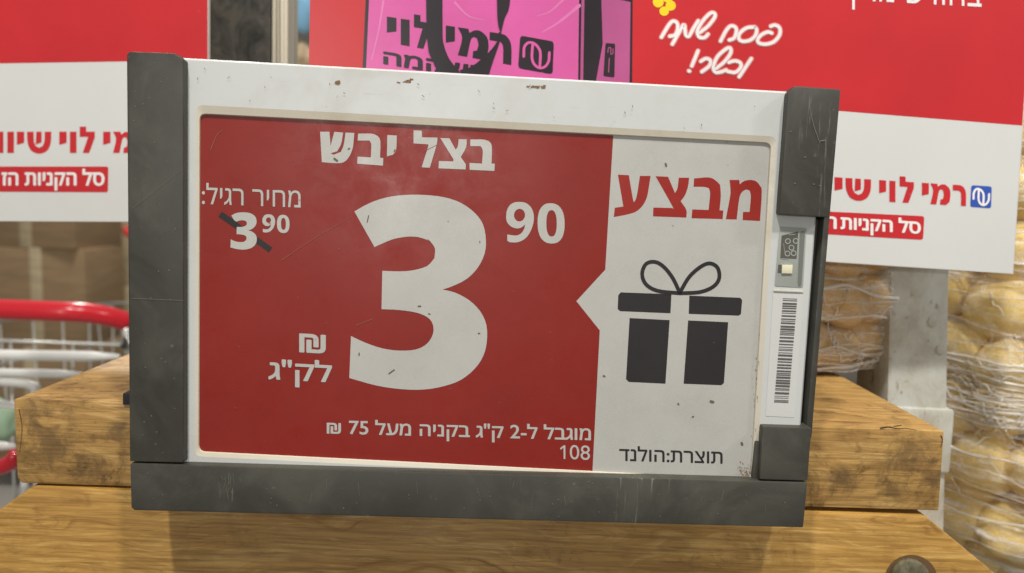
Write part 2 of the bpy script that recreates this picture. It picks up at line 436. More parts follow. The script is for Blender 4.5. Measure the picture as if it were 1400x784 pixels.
# ------------------------------------------------------------ the setting
me = mesh('floor', [(-9, -7, -1.23), (9, -7, -1.23), (9, 12, -1.23), (-9, 12, -1.23)], [(0, 1, 2, 3)])
o = link('floor', me, M_floor); o['kind'] = 'structure'

# ------------------------------------------------------------ the electronic price tag
PT = Plane(TC, (-.0062, -.9996, .0275))
tag = thing('price_tag', 'white electronic shelf price tag in a worn grey frame, red screen showing 3.90', 'price tag', (0, .34, -.135))
disp_c = [(274, 157), (1053, 197), (1025, 655), (273, 617)]
# housing ring
outer = [(213, 77.5), (1128, 128.4), (1088, 668), (213, 645)]
bev = [(268, 143.5), (1062, 187), (1034, 662), (266, 624)]
loops = [(rrect([(213, 77.5), (1128, 128.4), (1088, 668), (213, 645)], 4), -.012), (rrect(outer, 4), .0004), (rrect([(215, 80), (1126, 130.6), (1086.6, 666), (215, 643)], 4), .0015),
         (rrect(bev, 10), .0015), (rrect([(272.6, 155), (1054.6, 195), (1027, 656.6), (271, 618.6)], 9.5), .0010), (rrect([(274, 156.5), (1053, 196.5), (1025.5, 655), (272.5, 617)], 9), .0001)]
def ring(name, loops, mt, parent):
    v, f = [], []
    n = len(loops[0][0])
    for L, off in loops: v += [PT.at(p, off) for p in L]
    for i in range(len(loops) - 1):
        for k in range(n):
            a = i * n + k; b = i * n + (k + 1) % n; f.append((a, b, b + n, a + n))
    m = mesh(name, v, f, True); m.set_sharp_from_angle(angle=R(30))
    return link(name, m, mt, parent)
ring('housing', loops[:4], M_white, tag)
ring('bezel', loops[3:], M_lip, tag)
prism('back_shell', [(216, 82), (1124, 132), (1085, 662), (216, 640)], PT, -.0025, .012, M_white, tag, .001)
disp = prism('screen', rrect([(266, 150), (1060, 190), (1032, 662), (265, 624)], 6), PT, 0, .0012, M_ered, tag, 0)
fl = Flat(PT, .00004)
fl.poly([(838.5, 184), (1060, 190), (1036, 676), (809, 664), (820, 452), (788, 412), (827.5, 369)])
fl.build('white_field', M_ewhite, disp)
B3 = sub([(90,103),(140,75),(200,54),(270,44),(340,44),(410,52),(470,72),(520,108),(550,150),(560,205),(555,255),(530,305),(490,345),(440,370),(405,382),(450,393),(500,420),(540,460),(562,510),(563,570),(550,620),(520,665),(470,705),(410,727),(340,739),(260,738),(170,725),(72,698),(78,548),(130,572),(190,592),(250,600),(310,596),(350,575),(371,540),(370,505),(350,480),(310,464),(250,455),(187,452),(190,315),(250,317),(300,313),(350,298),(376,270),(378,235),(360,208),(320,195),(280,193),(225,203),(162,230)], 2.613, 450, 250)
N9 = sub([(105,310),(115,240),(150,180),(205,148),(270,143),(340,155),(395,200),(425,260),(435,330),(425,410),(395,490),(350,560),(290,605),(220,625),(150,622),(118,605),(118,530),(180,540),(240,540),(290,510),(320,460),(330,410),(290,445),(240,458),(180,445),(130,405),(108,360)], 8.71, 680, 260)
N9h = sub([(262,225),(225,240),(200,280),(202,330),(230,365),(262,375),(300,362),(325,325),(328,280),(305,240)], 8.71, 680, 260)
def sup(cx, cy, rx, ry, e=2.4, n=36, skew=.0):
    o = []
    for k in range(n):
        a = 2 * math.pi * k / n; c, s = math.cos(a), math.sin(a)
        x = math.copysign(abs(c) ** (2 / e), c) * rx; y = math.copysign(abs(s) ** (2 / e), s) * ry
        o.append((cx + x, cy + y + x * skew))
    return o
N0 = sub(sup(640, 398, 161, 240, 2.4, 36, .05), 8.71, 680, 260); N0h = sub(sup(645, 398, 62, 157, 2.4, 36, .05), 8.71, 680, 260)
def fit(pts, src, dst):
    sx = (dst[2] - dst[0]) / (src[2] - src[0]); sy = (dst[3] - dst[1]) / (src[3] - src[1])
    return [(dst[0] + (x - src[0]) * sx, dst[1] + (y - src[1]) * sy) for x, y in pts]
LO = .00008
f = Flat(PT, LO); f.poly(B3, sm=True); f.build('price_numeral', M_ewhite, disp)
f = Flat(PT, LO); f.poly(N9, N9h, sm=True); f.poly(N0, N0h); f.build('price_numeral', M_ewhite, disp)
bb3 = (477.5, 266.8, 665.5, 532.8); bb90 = (692, 276, 772.3, 333.5)
f = Flat(PT, LO + .00002); f.poly(fit(B3, bb3, (315, 290.6, 351, 341.5)), sm=True)
s90 = (358.6, 293, 396, 319); f.poly(fit(N9, bb90, s90), fit(N9h, bb90, s90)); f.poly(fit(N0, bb90, s90), fit(N0h, bb90, s90))
f.build('old_price_numeral', M_ewhite, disp)
f = Flat(PT, LO); f.stroke([(301, 293), (370, 342)], 8.2, caps=False, sm=False); 
f.off = LO + .00005; f.stroke([(302, 293.6), (322, 307.6)], 8.2, caps=False, sm=False); f.build('strike_line', M_eblack, disp)
# dry onion heading
Z2 = lambda z: sub(z, 5, 420, 150)
f = Flat(PT, LO)
for z in ([(88,152),(152,152),(160,250),(185,152),(245,158),(232,235),(205,285),(160,300),(180,310),(230,290),(250,240),(262,158),(322,160),(312,260),(285,325),(250,360),(200,367),(100,360)],
          [(348,165),(440,165),(480,180),(500,215),(498,330),(520,332),(518,384),(342,370),(345,322),(435,328),(438,240),(425,212),(345,212)],
          [(548,174),(612,178),(608,275),(585,310),(545,320)],
          [(727,142),(783,145),(785,190),(890,192),(885,240),(838,398),(782,395),(825,260),(826,238),(727,232)],
          [(910,195),(972,197),(1015,275),(1030,250),(1035,203),(1092,204),(1085,260),(1050,325),(1085,375),(1083,410),(898,402),(900,352),(998,355),(1000,340)],
          [(1115,205),(1200,205),(1240,215),(1262,250),(1260,370),(1282,370),(1280,420),(1110,412),(1110,365),(1195,370),(1200,280),(1185,250),(1115,250)]):
    f.poly(Z2(z), sm=True)
f.build('heading_lettering', M_ewhite, disp)
Z3 = lambda z: sub(z, 5.833, 820, 200)
f = Flat(PT, LO)
for z in ([(145,228),(232,232),(262,410),(272,450),(295,400),(320,238),(405,238),(388,350),(375,410),(345,470),(300,515),(240,540),(112,566),(120,492),(188,482)],
          [(445,240),(545,245),(600,375),(620,335),(630,252),(713,252),(703,325),(680,390),(645,440),(690,508),(690,570),(425,560),(428,490),(578,494),(580,480)],
          [(752,258),(870,250),(925,275),(960,310),(965,400),(955,512),(985,514),(980,582),(732,575),(738,505),(868,510),(880,380),(870,335),(830,325),(748,325)],
          [(1035,270),(1112,270),(1117,305),(1150,280),(1195,270),(1245,280),(1280,320),(1292,370),(1278,597),(1140,590),(1143,525),(1195,525),(1205,400),(1195,355),(1170,345),(1135,365),(1112,420),(1092,585),(1005,583),(1040,400),(1042,340)]):
    f.poly(Z3(z), sm=True)
f.build('offer_lettering', M_ered2, disp)
def heb(s):      # visual order, left to right
    return s[::-1]
f = Flat(PT, LO); f.text(heb('מחיר רגיל:'), (276, 279.5), (411, 284.5), (276, 250), .004); f.build('regular_price_lettering', M_ewhite, disp)
f = Flat(PT, LO); f.text('₪', (409, 482), (445.5, 484), (409, 456), .022)
f.text(heb('לק"ג'), (367, 528), (454, 532.5), (367, 489), .02); f.build('per_kilo_lettering', M_ewhite, disp)
f = Flat(PT, LO); f.text('₪ 75 ' + heb('מעל') + ' ' + heb('בקניה') + ' ' + heb('ק"ג') + ' 2-' + heb('ל') + ' ' + heb('מוגבל'), (446.7, 599.4), (808, 608.7), (446.7, 572.6), .018)
f.text('08', (779, 628.3), (806.6, 629.5), (779, 608.3)); f.poly([(765.6,613),(770.6,609.2),(773,609.2),(773,627.9),(770.6,627.9),(770.4,612.4),(766.6,615.2)]); f.build('limit_lettering', M_ewhite, disp)
f = Flat(PT, LO); f.text(heb('תוצרת:הולנד'), (846.6, 630.5), (988, 634.5), (846.6, 609.5), .014); f.build('origin_lettering', M_eblack, disp)
Z8 = lambda z: sub(z, 2.45, 820, 340)
f = Flat(PT, LO)
for z in ([(70,147),(240,153),(237,217),(68,210),(60,203),(62,157)], [(300,158),(470,165),(477,173),(473,220),(465,225),(298,219)],
          [(100,233),(234,240),(220,453),(97,447),(88,438)], [(296,241),(430,247),(416,450),(408,458),(281,453)]): f.poly(Z8(z))
f.off = LO + .00003
f.stroke(Z8([(268,148),(245,100),(215,62),(185,45),(155,52),(142,85),(155,120),(195,142),(268,150)]), 5.2)
f.stroke(Z8([(268,148),(300,95),(340,60),(370,50),(395,65),(400,100),(380,128),(335,146),(268,150)]), 5.2)
f.build('gift_icon', M_eblack, disp)
# scratches and specks on the screen
f = Flat(PT, .00018)
f.stroke([(385, 356), (430, 326), (482, 296)], .8, wend=.5); f.stroke([(487, 445), (510, 436)], .8); f.stroke([(578, 208), (598, 198)], .6)
f.stroke([(288, 205), (296, 186), (304, 178)], 1.2, wend=.5)
for i in range(24):
    x, y = rnd.uniform(282, 1010), rnd.uniform(175, 600); f.stroke([(x, y), (x + rnd.uniform(-3, 3), y + rnd.uniform(-1.5, 1.5))], rnd.uniform(.5, 1.1))
f.build('scratch', mat('scratch_pale', (.29, .085, .06), .6), disp)['kind'] = 'stuff'
f = Flat(PT, .00018)
for x, y, dx, dy, wd in ((504, 295, -2, 9, 1.3), (532, 511, 7, -5, 1.8), (572, 419, 3, 0, 2), (586, 429, 2, 1, 1.5), (491, 483, 0, 3, 1.6), (910, 224, 1, 3, 2.6), (972, 549, 3, 1, 3.5), (656, 330, 0, 2, 1.2), (654, 456, 2, 0, 1.5), (825, 514, 2, 1, 2), (457, 217, 4, 3, 2.5), (476, 204, 2, -1, 1.5), (539, 207, 1, -2, 1.6), (927, 552, 1, 1, 2), (1014, 606, 1, 2, 3), (947, 570, 1, 0, 2)):
    f.stroke([(x, y), (x + dx, y + dy)], wd)
f.build('dirt_fleck', mat('dirt', (.13, .10, .06), .8), disp)['kind'] = 'stuff'
# grey frame
prism('side_rail', [(172.5, 75), (177, 70.5), (238, 72.5), (250.5, 82), (250.5, 633), (177, 631.5)], PT, .006, .019, M_grey, tag, .0008)
prism('bottom_rail', [(177.5, 634), (1104.5, 660.5), (1098.5, 722), (183, 698.5), (179, 694)], PT, .0064, .020, M_grey, tag, .0008)
prism('top_clip', [(1077.5, 127), (1087, 117.5), (1150, 122), (1135, 297.5), (1065.5, 293.5)], PT, .006, .019, M_grey, tag, .0008)
prism('bottom_clip', [(1043, 583.5), (1110, 585.5), (1104.5, 658), (1038.5, 656)], PT, .006, .019, M_grey, tag, .0008)
prism('clip_shadow', [(1033, 604), (1048, 604), (1046, 656), (1028, 655)], PT, .0026, .010, M_grey, tag, .0005)  # grey piece added in place of the shadow cast left of the bottom clip
prism('side_channel', [(1112, 285), (1131, 286), (1108, 600), (1090, 598)], PT, -.006, .008, M_grey, tag, .0003)
prism('channel_lip', [(1127.5, 285), (1136, 286), (1110, 600), (1101.5, 598)], PT, .0005, .012, M_grey, tag, .0008)
# right margin: sensor window, barcode label
win = prism('sensor_window', rrect([(1066, 310), (1103, 312), (1098, 393.5), (1059, 391.6)], 3), PT, .0017, .001, M_glass, tag, .0001)
Zw = lambda z: sub(z, 5.6, 1040, 280)
f = Flat(PT, .00178); f.poly(Zw([(160, 238), (288, 205), (275, 415), (150, 412)])); f.build('circuit_board', M_chip, win)
f = Flat(PT, .00184)
for x, y in ((208, 280), (268, 278), (236, 330), (205, 375), (252, 372)):
    c = sup(x, y, 22, 22, 2, 16); f.poly(Zw(c), Zw(sup(x, y, 15, 15, 2, 16)))
f.stroke(Zw([(215, 232), (262, 228)]), .8); f.stroke(Zw([(165, 415), (215, 418)]), 1.0); f.stroke(Zw([(175, 300), (185, 365)]), .6)
f.build('solder_ring', M_glass, win)
prism('led', Zw([(165, 462), (245, 462), (242, 528), (162, 526)]), PT, .0024, .0006, M_led, win, .0001)
f = Flat(PT, .00186); f.poly(Zw([(300, 215), (322, 200), (340, 215), (312, 612), (292, 628), (285, 600)])); f.build('light_pipe', mat('pipe_dark', (.17, .18, .16), .3), win)
f = Flat(PT, .00182); f.poly(Zw([(135, 460), (160, 460), (157, 524), (130, 522)])); f.build('window_shadow_gap', M_chip, win)
prism('frame_ledge', [(1058.5, 396.5), (1098.5, 398.5), (1098.3, 400), (1058, 398.2)], PT, .0020, .0006, M_lip, tag, 0)
lab = prism('barcode_label', [(1057, 401.5), (1098, 403.5), (1085.5, 571), (1047, 569)], PT, .00162, .0002, M_lab, tag, 0)
f = Flat(PT, .0017); y = 408.; r2 = random.Random(3)
while y < 552:
    wd = r2.choice((.7, .9, 1.2, 1.6, 2.1, 2.6)); tt = (y - 408) / 146
    x0 = 1070.5 - 12.5 * tt; x1 = 1090 - 12.5 * tt
    f.poly([(x0, y), (x1, y + .8), (x1, y + .8 + wd), (x0, y + wd)]); y += wd + r2.choice((1.1, 1.4, 1.8, 2.4))
f.build('barcode', M_ink, lab)
# dirt on the frame
f = Flat(PT, .0016)
for cx0, cy0, sx in ((555, 111.5, 12), (734, 118.5, 13), (460, 113, 3)):
    for i in range(14):
        x = cx0 + rnd.gauss(0, sx * .45); y = cy0 + rnd.gauss(0, 1.2); f.stroke([(x, y), (x + rnd.uniform(1, 4), y + rnd.uniform(-1, 1))], rnd.uniform(.8, 2))
for i in range(34):
    x = 1018 + rnd.gauss(0, 5); y = 645 + rnd.gauss(0, 5); f.stroke([(x, y), (x + rnd.uniform(-2, 2), y + rnd.uniform(-2, 2))], rnd.uniform(.5, 1.7))
for i in range(16):
    x = 1024 + rnd.uniform(0, 6); y = rnd.uniform(430, 650); f.stroke([(x + (650 - y) * .06, y), (x + (650 - y) * .06, y + rnd.uniform(1, 4))], rnd.uniform(.4, 1.2))
for i in range(24):
    x = rnd.uniform(262, 1050); y = 90 + (x - 250) * .0555 + rnd.uniform(0, 50); f.stroke([(x, y), (x + rnd.uniform(-3, 3), y + rnd.uniform(-3, 3))], rnd.uniform(.4, 1.0))
f.build('rust_mark', M_rust, tag)['kind'] = 'stuff'
f = Flat(PT, .00643); G = mat('scuff_pale', (.15, .145, .12), .7)
r3 = random.Random(11)
for i in range(34):
    x = 312 + r3.gauss(0, 9) if i < 20 else r3.uniform(400, 1080); y0 = 642 + (x - 177) * .0285 + r3.uniform(0, 26)
    f.stroke([(x, y0), (x + r3.uniform(-4, 3), y0 + r3.uniform(4, 18))], r3.uniform(.25, .7), wend=.3)
for i in range(60):
    x = r3.uniform(185, 1090); y0 = 640 + (x - 177) * .028 + r3.uniform(0, 50); f.stroke([(x, y0), (x + r3.uniform(-1.2, 1.2), y0 + r3.uniform(-.8, .8))], r3.uniform(.5, 1.3))
f.build('scuff', G, tag)['kind'] = 'stuff'
f = Flat(PT, .00603)
for i in range(40):
    x = r3.uniform(180, 245); y0 = r3.uniform(80, 625); f.stroke([(x, y0), (x + r3.uniform(-1.2, 1.2), y0 + r3.uniform(-1, 1))], r3.uniform(.5, 1.4))
f.stroke([(1107, 146), (1112, 170), (1121, 196)], .8); f.stroke([(1122, 193), (1128, 192)], 1.6); f.stroke([(180, 408), (250, 411)], .5); f.stroke([(181, 285), (248, 232)], .35)
for x, y in ((1080, 180), (1112, 252), (1086, 251), (1120, 254), (1100, 215)): f.stroke([(x, y), (x + 1.5, y)], 1.2)
f.build('scuff', G, tag)['kind'] = 'stuff'
prism('mounting_bracket', [(167.5, 538), (300, 541), (300, 557), (167.5, 554)], Plane((0, .357, 0), (0, -1, 0)), .001, .02, M_dark, tag, .0006)

# ------------------------------------------------------------ wooden stand
PB = Plane((0, .357, 0), (0, -1, 0))
st = thing('wooden_stand', 'brown wooden produce stand with a thick top board over a wider lower board', 'stand', (0, .40, -.20))
top = prism('top_board', [(18.5, 547), (22, 545.5), (1291, 590), (1283.5, 698.5), (30, 661), (23.5, 653)], PB, 0, .23, M_beam, st, .0010)
PB2 = Plane((0, .355, 0), (0, -1, 0))
lowr = prism('lower_board', [(42, 666.5), (1267, 707), (1500, 900), (1500, 1000), (-300, 960), (-300, 906)], PB2, 0, .2, M_low, st, .0018)
blt = prism('bolt_recess', sup(1246, 793, 36, 34, 2, 28), PB2, .0003, .002, M_hole, st, 0)
prism('bolt', sup(1246, 793, 27, 26, 2, 28), PB2, .003, .004, M_bolt, st, .0010)
f = Flat(PB, .0002)
f.stroke([(1204, 585.6), (1216, 584.2), (1226, 586.5), (1240, 586.4), (1254, 588.6)], 2.4, wend=.6); f.stroke([(1222, 583.2), (1232, 582.0)], 1.4)
f.stroke([(1286.5, 596), (1288.6, 602), (1286.5, 612)], 1.6, wend=.5); f.stroke([(26, 560), (30, 585), (27, 618)], 1.0, wend=.4)
f.build('crack', M_crack, st)['kind'] = 'stuff'
# crumbs in the joint
f = Flat(PB2, .0)
bm = bmesh.new()
for i in range(90):
    x = rnd.uniform(1110, 1215) if i < 60 else rnd.uniform(190, 1250)
    p = Plane((0, .357 + rnd.uniform(.002, .01), 0), (0, -1, 0)).at((x, 666.5 + (x - 42) * .0331 + rnd.uniform(-2.2, -.5)))
    bmesh.ops.create_icosphere(bm, subdivisions=1, radius=rnd.uniform(.0003, .0009), matrix=Matrix.Translation(p))
me = bpy.data.meshes.new('crumbs'); bm.to_mesh(me); bm.free(); o = link('crumbs', me, M_post, st); o['kind'] = 'stuff'

# ------------------------------------------------------------ posters
def glyph(ch):
    return {
    'ר': [(0,0),(.55,0),(.82,.08),(1,.35),(1,1),(.62,1),(.62,.42),(.5,.27),(0,.27)],
    'מ': [(0,0),(.34,0),(.38,.14),(.55,.02),(.75,.02),(.95,.2),(1,.5),(.95,.85),(.78,1),(.48,1),(.50,.76),(.62,.72),(.67,.5),(.62,.28),(.52,.25),(.42,.38),(.30,1),(0,1),(.14,.36)],
    'י': [(0,0),(1,0),(1,.52),(0,.62)],
    'ו': [(0,0),(1,0),(1,1),(0,1)],
    'ל': [(0,-.24),(.42,-.24),(.42,0),(1,0),(1,.28),(.62,1),(.2,1),(.56,.24),(0,.24)],
    'ש': [(0,0),(.27,0),(.28,.45),(.36,.68),(.5,.76),(.64,.68),(.72,.45),(.73,0),(1,0),(.98,.5),(.86,.85),(.66,1),(.5,1.03),(.34,1),(.14,.85),(.02,.5)],
    '|': [(.38,0),(.60,0),(.60,.50),(.36,.60)],
    }[ch]
def brand(f, items, top, bot):
    for ch, x0, x1 in items:
        for c in ((ch, '|') if ch == 'ש' else (ch,)):
            g = []
            for u, v in glyph(c):
                x = x0 + (x1 - x0) * u
                g.append((x, top(x) * (1 - v) + bot(x) * v))
            f.poly(g, sm=ch in 'רמש' and c != '|')
lp_yaw = R(-5)
PL = Plane((-.25, .50, 0), (math.sin(lp_yaw), -math.cos(lp_yaw), 0))
pol = thing('poster', 'red and white poster board at the left edge, cut off by the tag', 'poster', PL.at((120, 303)))
prism('board', [(-260, -190), (284.5, -190), (284.5, 304.5), (-260, 302)], PL, 0, .003, M_edge, pol, .0003)
f = Flat(PL, .00015); f.poly([(-259, -189), (283.8, -189), (283.8, 82.5), (-259, 91)]); f.build('red_panel', M_pred, pol)
f = Flat(PL, .00015); f.poly([(-259, 91.2), (283.8, 82.7), (283.8, 303.8), (-259, 301.3)]); f.build('white_panel', M_pwhite, pol)
f = Flat(PL, .0003)
brand(f, [('ו', -14, -5), ('ו', -5 + .5, 4.5), ('ו', 10, 19), ('י', 23, 33), ('ש', 37, 70), ('י', 81, 91), ('ו', 95.5, 104.5), ('ל', 109, 129.5), ('י', 141, 151), ('מ', 154.5, 184), ('ר', 188, 210)], lambda x: 180.3, lambda x: 209.3)
f.build('brand_lettering', M_pred, pol)
f = Flat(PL, .0003); f.poly(rrect([(-80, 228), (148, 228), (147.5, 263), (-80, 262)], 3)); b = f.build('slogan_band', M_pred, pol)
f = Flat(PL, .00045); f.text(heb('סל הקניות הז'), (2, 261), (143, 261), (2, 231), .034); f.build('slogan_lettering', M_letter, b)

rp_yaw = R(5)
PR = Plane((.1, .42, 0), (math.sin(rp_yaw), -math.cos(rp_yaw), 0))
por = thing('poster', 'large red and white poster board with a pink bag picture, behind the tag', 'poster', PR.at((1000, 350)))
prism('board', [(427, -200), (1421, -160), (1385.5, 375.5), (420, 312)], PR, 0, .003, M_edge, por, .0003)
seam = lambda x: 152 + (x - 1148) * .08
f = Flat(PR, .00015); f.poly([(428, -199), (1420, -159), (1397.6, seam(1397.6)), (422, seam(422))]); f.build('red_panel', M_pred, por)
f = Flat(PR, .00015); f.poly([(422, seam(422) + .2), (1397.5, seam(1397.5) + .2), (1384.8, 374.6), (421, 311.2)]); f.build('white_panel', M_pwhite, por)
f = Flat(PR, .0003)
brand(f, [('ק' if 0 else 'ו', 1118, 1130), ('י', 1141, 1152), ('ש', 1156, 1191), ('י', 1202, 1211.6), ('ו', 1216, 1224.3), ('ל', 1230, 1249.5), ('י', 1260.5, 1270), ('מ', 1272, 1299.5), ('ר', 1302.7, 1320.7)],
      lambda x: 253.4 + (x - 1312) * .064, lambda x: 281.5 + (x - 1312) * .056)
f.build('brand_lettering', M_pred, por)
def logo_mark(f, c, wd):
    def q(u, v):
        a = Vector(c[0]) * (1 - u) + Vector(c[1]) * u; b = Vector(c[3]) * (1 - u) + Vector(c[2]) * u
        return tuple(a * (1 - v) + b * v)
    f.stroke([q(.14, .62), q(.14, .34), q(.24, .18), q(.40, .16), q(.55, .27), q(.62, .45), q(.62, .86)], wd)
    f.stroke([q(.38, .17), q(.38, .60), q(.46, .80), q(.62, .88), q(.78, .80), q(.87, .62), q(.88, .36)], wd)
lc = [(1328, 253.5), (1356, 255.2), (1355, 285), (1326.5, 283)]
f = Flat(PR, .0003); f.poly(rrect(lc, 3.5)); lg = f.build('logo', M_blue, por)
f = Flat(PR, .00045); logo_mark(f, lc, 2.9); f.build('logo_mark', M_letter, lg)
f = Flat(PR, .0003); f.poly(rrect([(1090, 287.5), (1263.8, 295.8), (1262, 328.2), (1090, 318)], 4)); b = f.build('slogan_band', M_pred, por)
f = Flat(PR, .00045); f.text(heb('סל הקניות'), (1149, 319.8), (1259, 326.3), (1149, 292.8), .034); f.text(heb('הזול'), (1096, 310.5), (1144, 313.5), (1096, 289), .034)
f.build('slogan_lettering', M_letter, b)
f = Flat(PR, .0003); f.text(heb('בחודש מרץ'), (1160, 13), (1342, 22.5), (1160, -32), .0); f.build('month_lettering', M_letter, por)
Z4 = lambda z: sub(z, 5.833, 860, 0)
ST = [[(1130,212),(1165,203),(1200,225),(1200,280),(1155,335),(1090,355),(1035,345),(1028,312),(1060,278),(1105,258),(1138,266)],
      [(1005,218),(940,225),(885,265),(875,310),(905,332),(960,325),(1005,290),(1018,245),(1005,218)],
      [(730,330),(775,245),(812,210),(848,220),(856,255),(838,305),(800,322)],
      [(565,262),(630,210),(680,145),(682,110),(645,110),(580,180),(545,250),(560,298),(602,302),(630,275)],
      [(345,355),(395,268),(437,198),(446,240),(455,285),(478,290),(510,235),(552,168)],
      [(258,300),(315,205),(350,172),(382,185),(388,230),(368,280),(325,292)],
      [(878,615),(975,470)], [(795,500),(845,488),(888,505),(888,545),(845,580),(785,572)],
      [(695,548),(760,495),(808,430),(808,388),(775,392),(705,455),(672,535),(690,578),(735,575),(775,560)],
      [(572,492),(612,470),(648,485),(640,528),(580,575)], [(500,530),(550,408)], [(477,568),(481,570)]]
f = Flat(PR, .0003)
for s_ in ST: f.stroke(Z4(s_), 7.2)
f.build('greeting_halo', M_halo, por)
f = Flat(PR, .0005)
for s_ in ST: f.stroke(Z4(s_), 4.2)
f.build('greeting_lettering', M_letter, por)
f = Flat(PR, .0003)
for x, y, r_ in ((900, 3, 7.5), (908, 15.5, 6.5), (917, 8, 7), (913, -3, 7)): f.poly(sup(x, y, r_, r_, 2, 18))
f.build('yellow_flower', M_ylw, por)
# printed shopping bag
f = Flat(PR, .0003); f.poly([(507, -150), (866, -140), (864, 150), (494, 130)]); bag = f.build('bag_picture', M_bag, por)
f = Flat(PR, .00045); f.poly([(511, -148), (793.5, -142), (790, 140), (499, 128)]); f.build('bag_front', M_pink, bag)
f = Flat(PR, .0005); f.stroke([(792, 8), (765, 30), (742, 44)], 5, wend=1.5); f.stroke([(770, 0), (752, 16), (735, 22)], 3, wend=1); f.stroke([(524, 2), (518, 40), (508, 82)], 3, wend=1.5); f.stroke([(622, 4), (640, 22), (662, 28)], 3.5, wend=1)
f.build('printed_fold', print_mat('print_fold_pink', (.70, .20, .44), .28, .2), bag)['kind'] = 'stuff'
f = Flat(PR, .00045); f.poly([(822, -5), (862, 3), (860.5, 130), (812, 127), (824, 60)]); f.poly([(796, -60), (800, -60), (797, 130), (793, 130)]); f.build('bag_side', M_pinkd, bag)
f = Flat(PR, .0006)
brand(f, [('י', 529, 542), ('ו', 548, 560), ('ל', 566, 587), ('י', 609.5, 622), ('מ', 626, 668), ('ר', 669.5, 699)], lambda x: 23 + (x - 530) * .151, lambda x: 62 + (x - 553) * .185)
f.text(heb('השקמה'), (524, 94), (668, 120), (524, 70), .032, RT=(668, 92))
f.build('bag_lettering', M_bag, bag)
lc = sub([(1030,155),(1278,200),(1268,440),(1015,395)], 5.385, 520, 20)
f = Flat(PR, .0006); f.poly(rrect(lc, 5)); g = f.build('bag_logo', M_bag, bag)
f = Flat(PR, .00075); logo_mark(f, lc, 3.6); f.build('bag_logo_mark', M_pink, bag) if 0 else f.build('bag_logo_mark', M_pink, bag)
f = Flat(PR, .0008)
f.poly([(582,-60),(605,-60),(605,40),(607,62),(615,82),(630,100),(600,100),(592,84),(584,55)], sm=True)
f.poly([(679,-60),(698,-60),(697,5),(690,25),(685,46),(680,24)], sm=True)
f.poly([(682,44),(685,44),(683,58),(674,84),(668,104),(634,104),(628,96),(645,91),(668,72),(680,56)], sm=True)
f.build('bag_handles', M_bag, bag)
f = Flat(PR, .0006); f.poly(rrect([(828, 59), (841, 60), (840, 106), (825, 104)], 2)); f.build('bag_side_badge', M_bag, bag)
f = Flat(PR, .00075); f.stroke([(831, 72), (832, 66), (835, 66), (835, 74), (838, 73), (838, 67)], 1.1); f.stroke([(833, 80), (832, 99)], 1.2); f.build('bag_side_mark', M_pinkd, bag)

# ------------------------------------------------------------ uprights
PP = Plane((0, .62, 0), (0, -1, 0))
up = thing('upright_post', 'dark stained steel upright between the two posters', 'post', PP.at((330, 300)))
prism('post', [(287, -300), (372, -300), (368, 900), (283, 900)], PP, 0, .05, M_steel, up, .002)
al = thing('metal_strip', 'ribbed pale metal trim strip right of the dark upright', 'trim', PP.at((383, 300)))
for k in range(4):
    x0 = 373 + k * 5.4; prism('rib', [(x0, -300), (x0 + 4.8, -300), (x0 + .6, 900), (x0 - 4, 900)], PP, (.004, .001, .003, .001)[k], .03, M_alu, al, .0006)
P2 = Plane((0, .47, 0), (0, -1, 0))
gp = thing('painted_post', 'pale grey painted metal post with rust spots behind the stand', 'post', P2.at((1255, 700)))
prism('post', [(1222.5, 200), (1302, 200), (1295, 600), (1287, 900), (1200, 900), (1213, 545)], P2, 0, .045, M_post, gp, .003)
prism('sleeve', [(1208, 557), (1306, 561), (1303, 600), (1299, 648), (1206, 640)], P2, .003, .052, M_post, gp, .002)
for x, y, r_ in ((1284, 418, 3.0), (1287, 478, 6.5), (1276, 440, 7)):
    prism('screw', sup(x, y, r_, r_, 2, 16), P2, .0007, .003, M_post, gp, .0003)

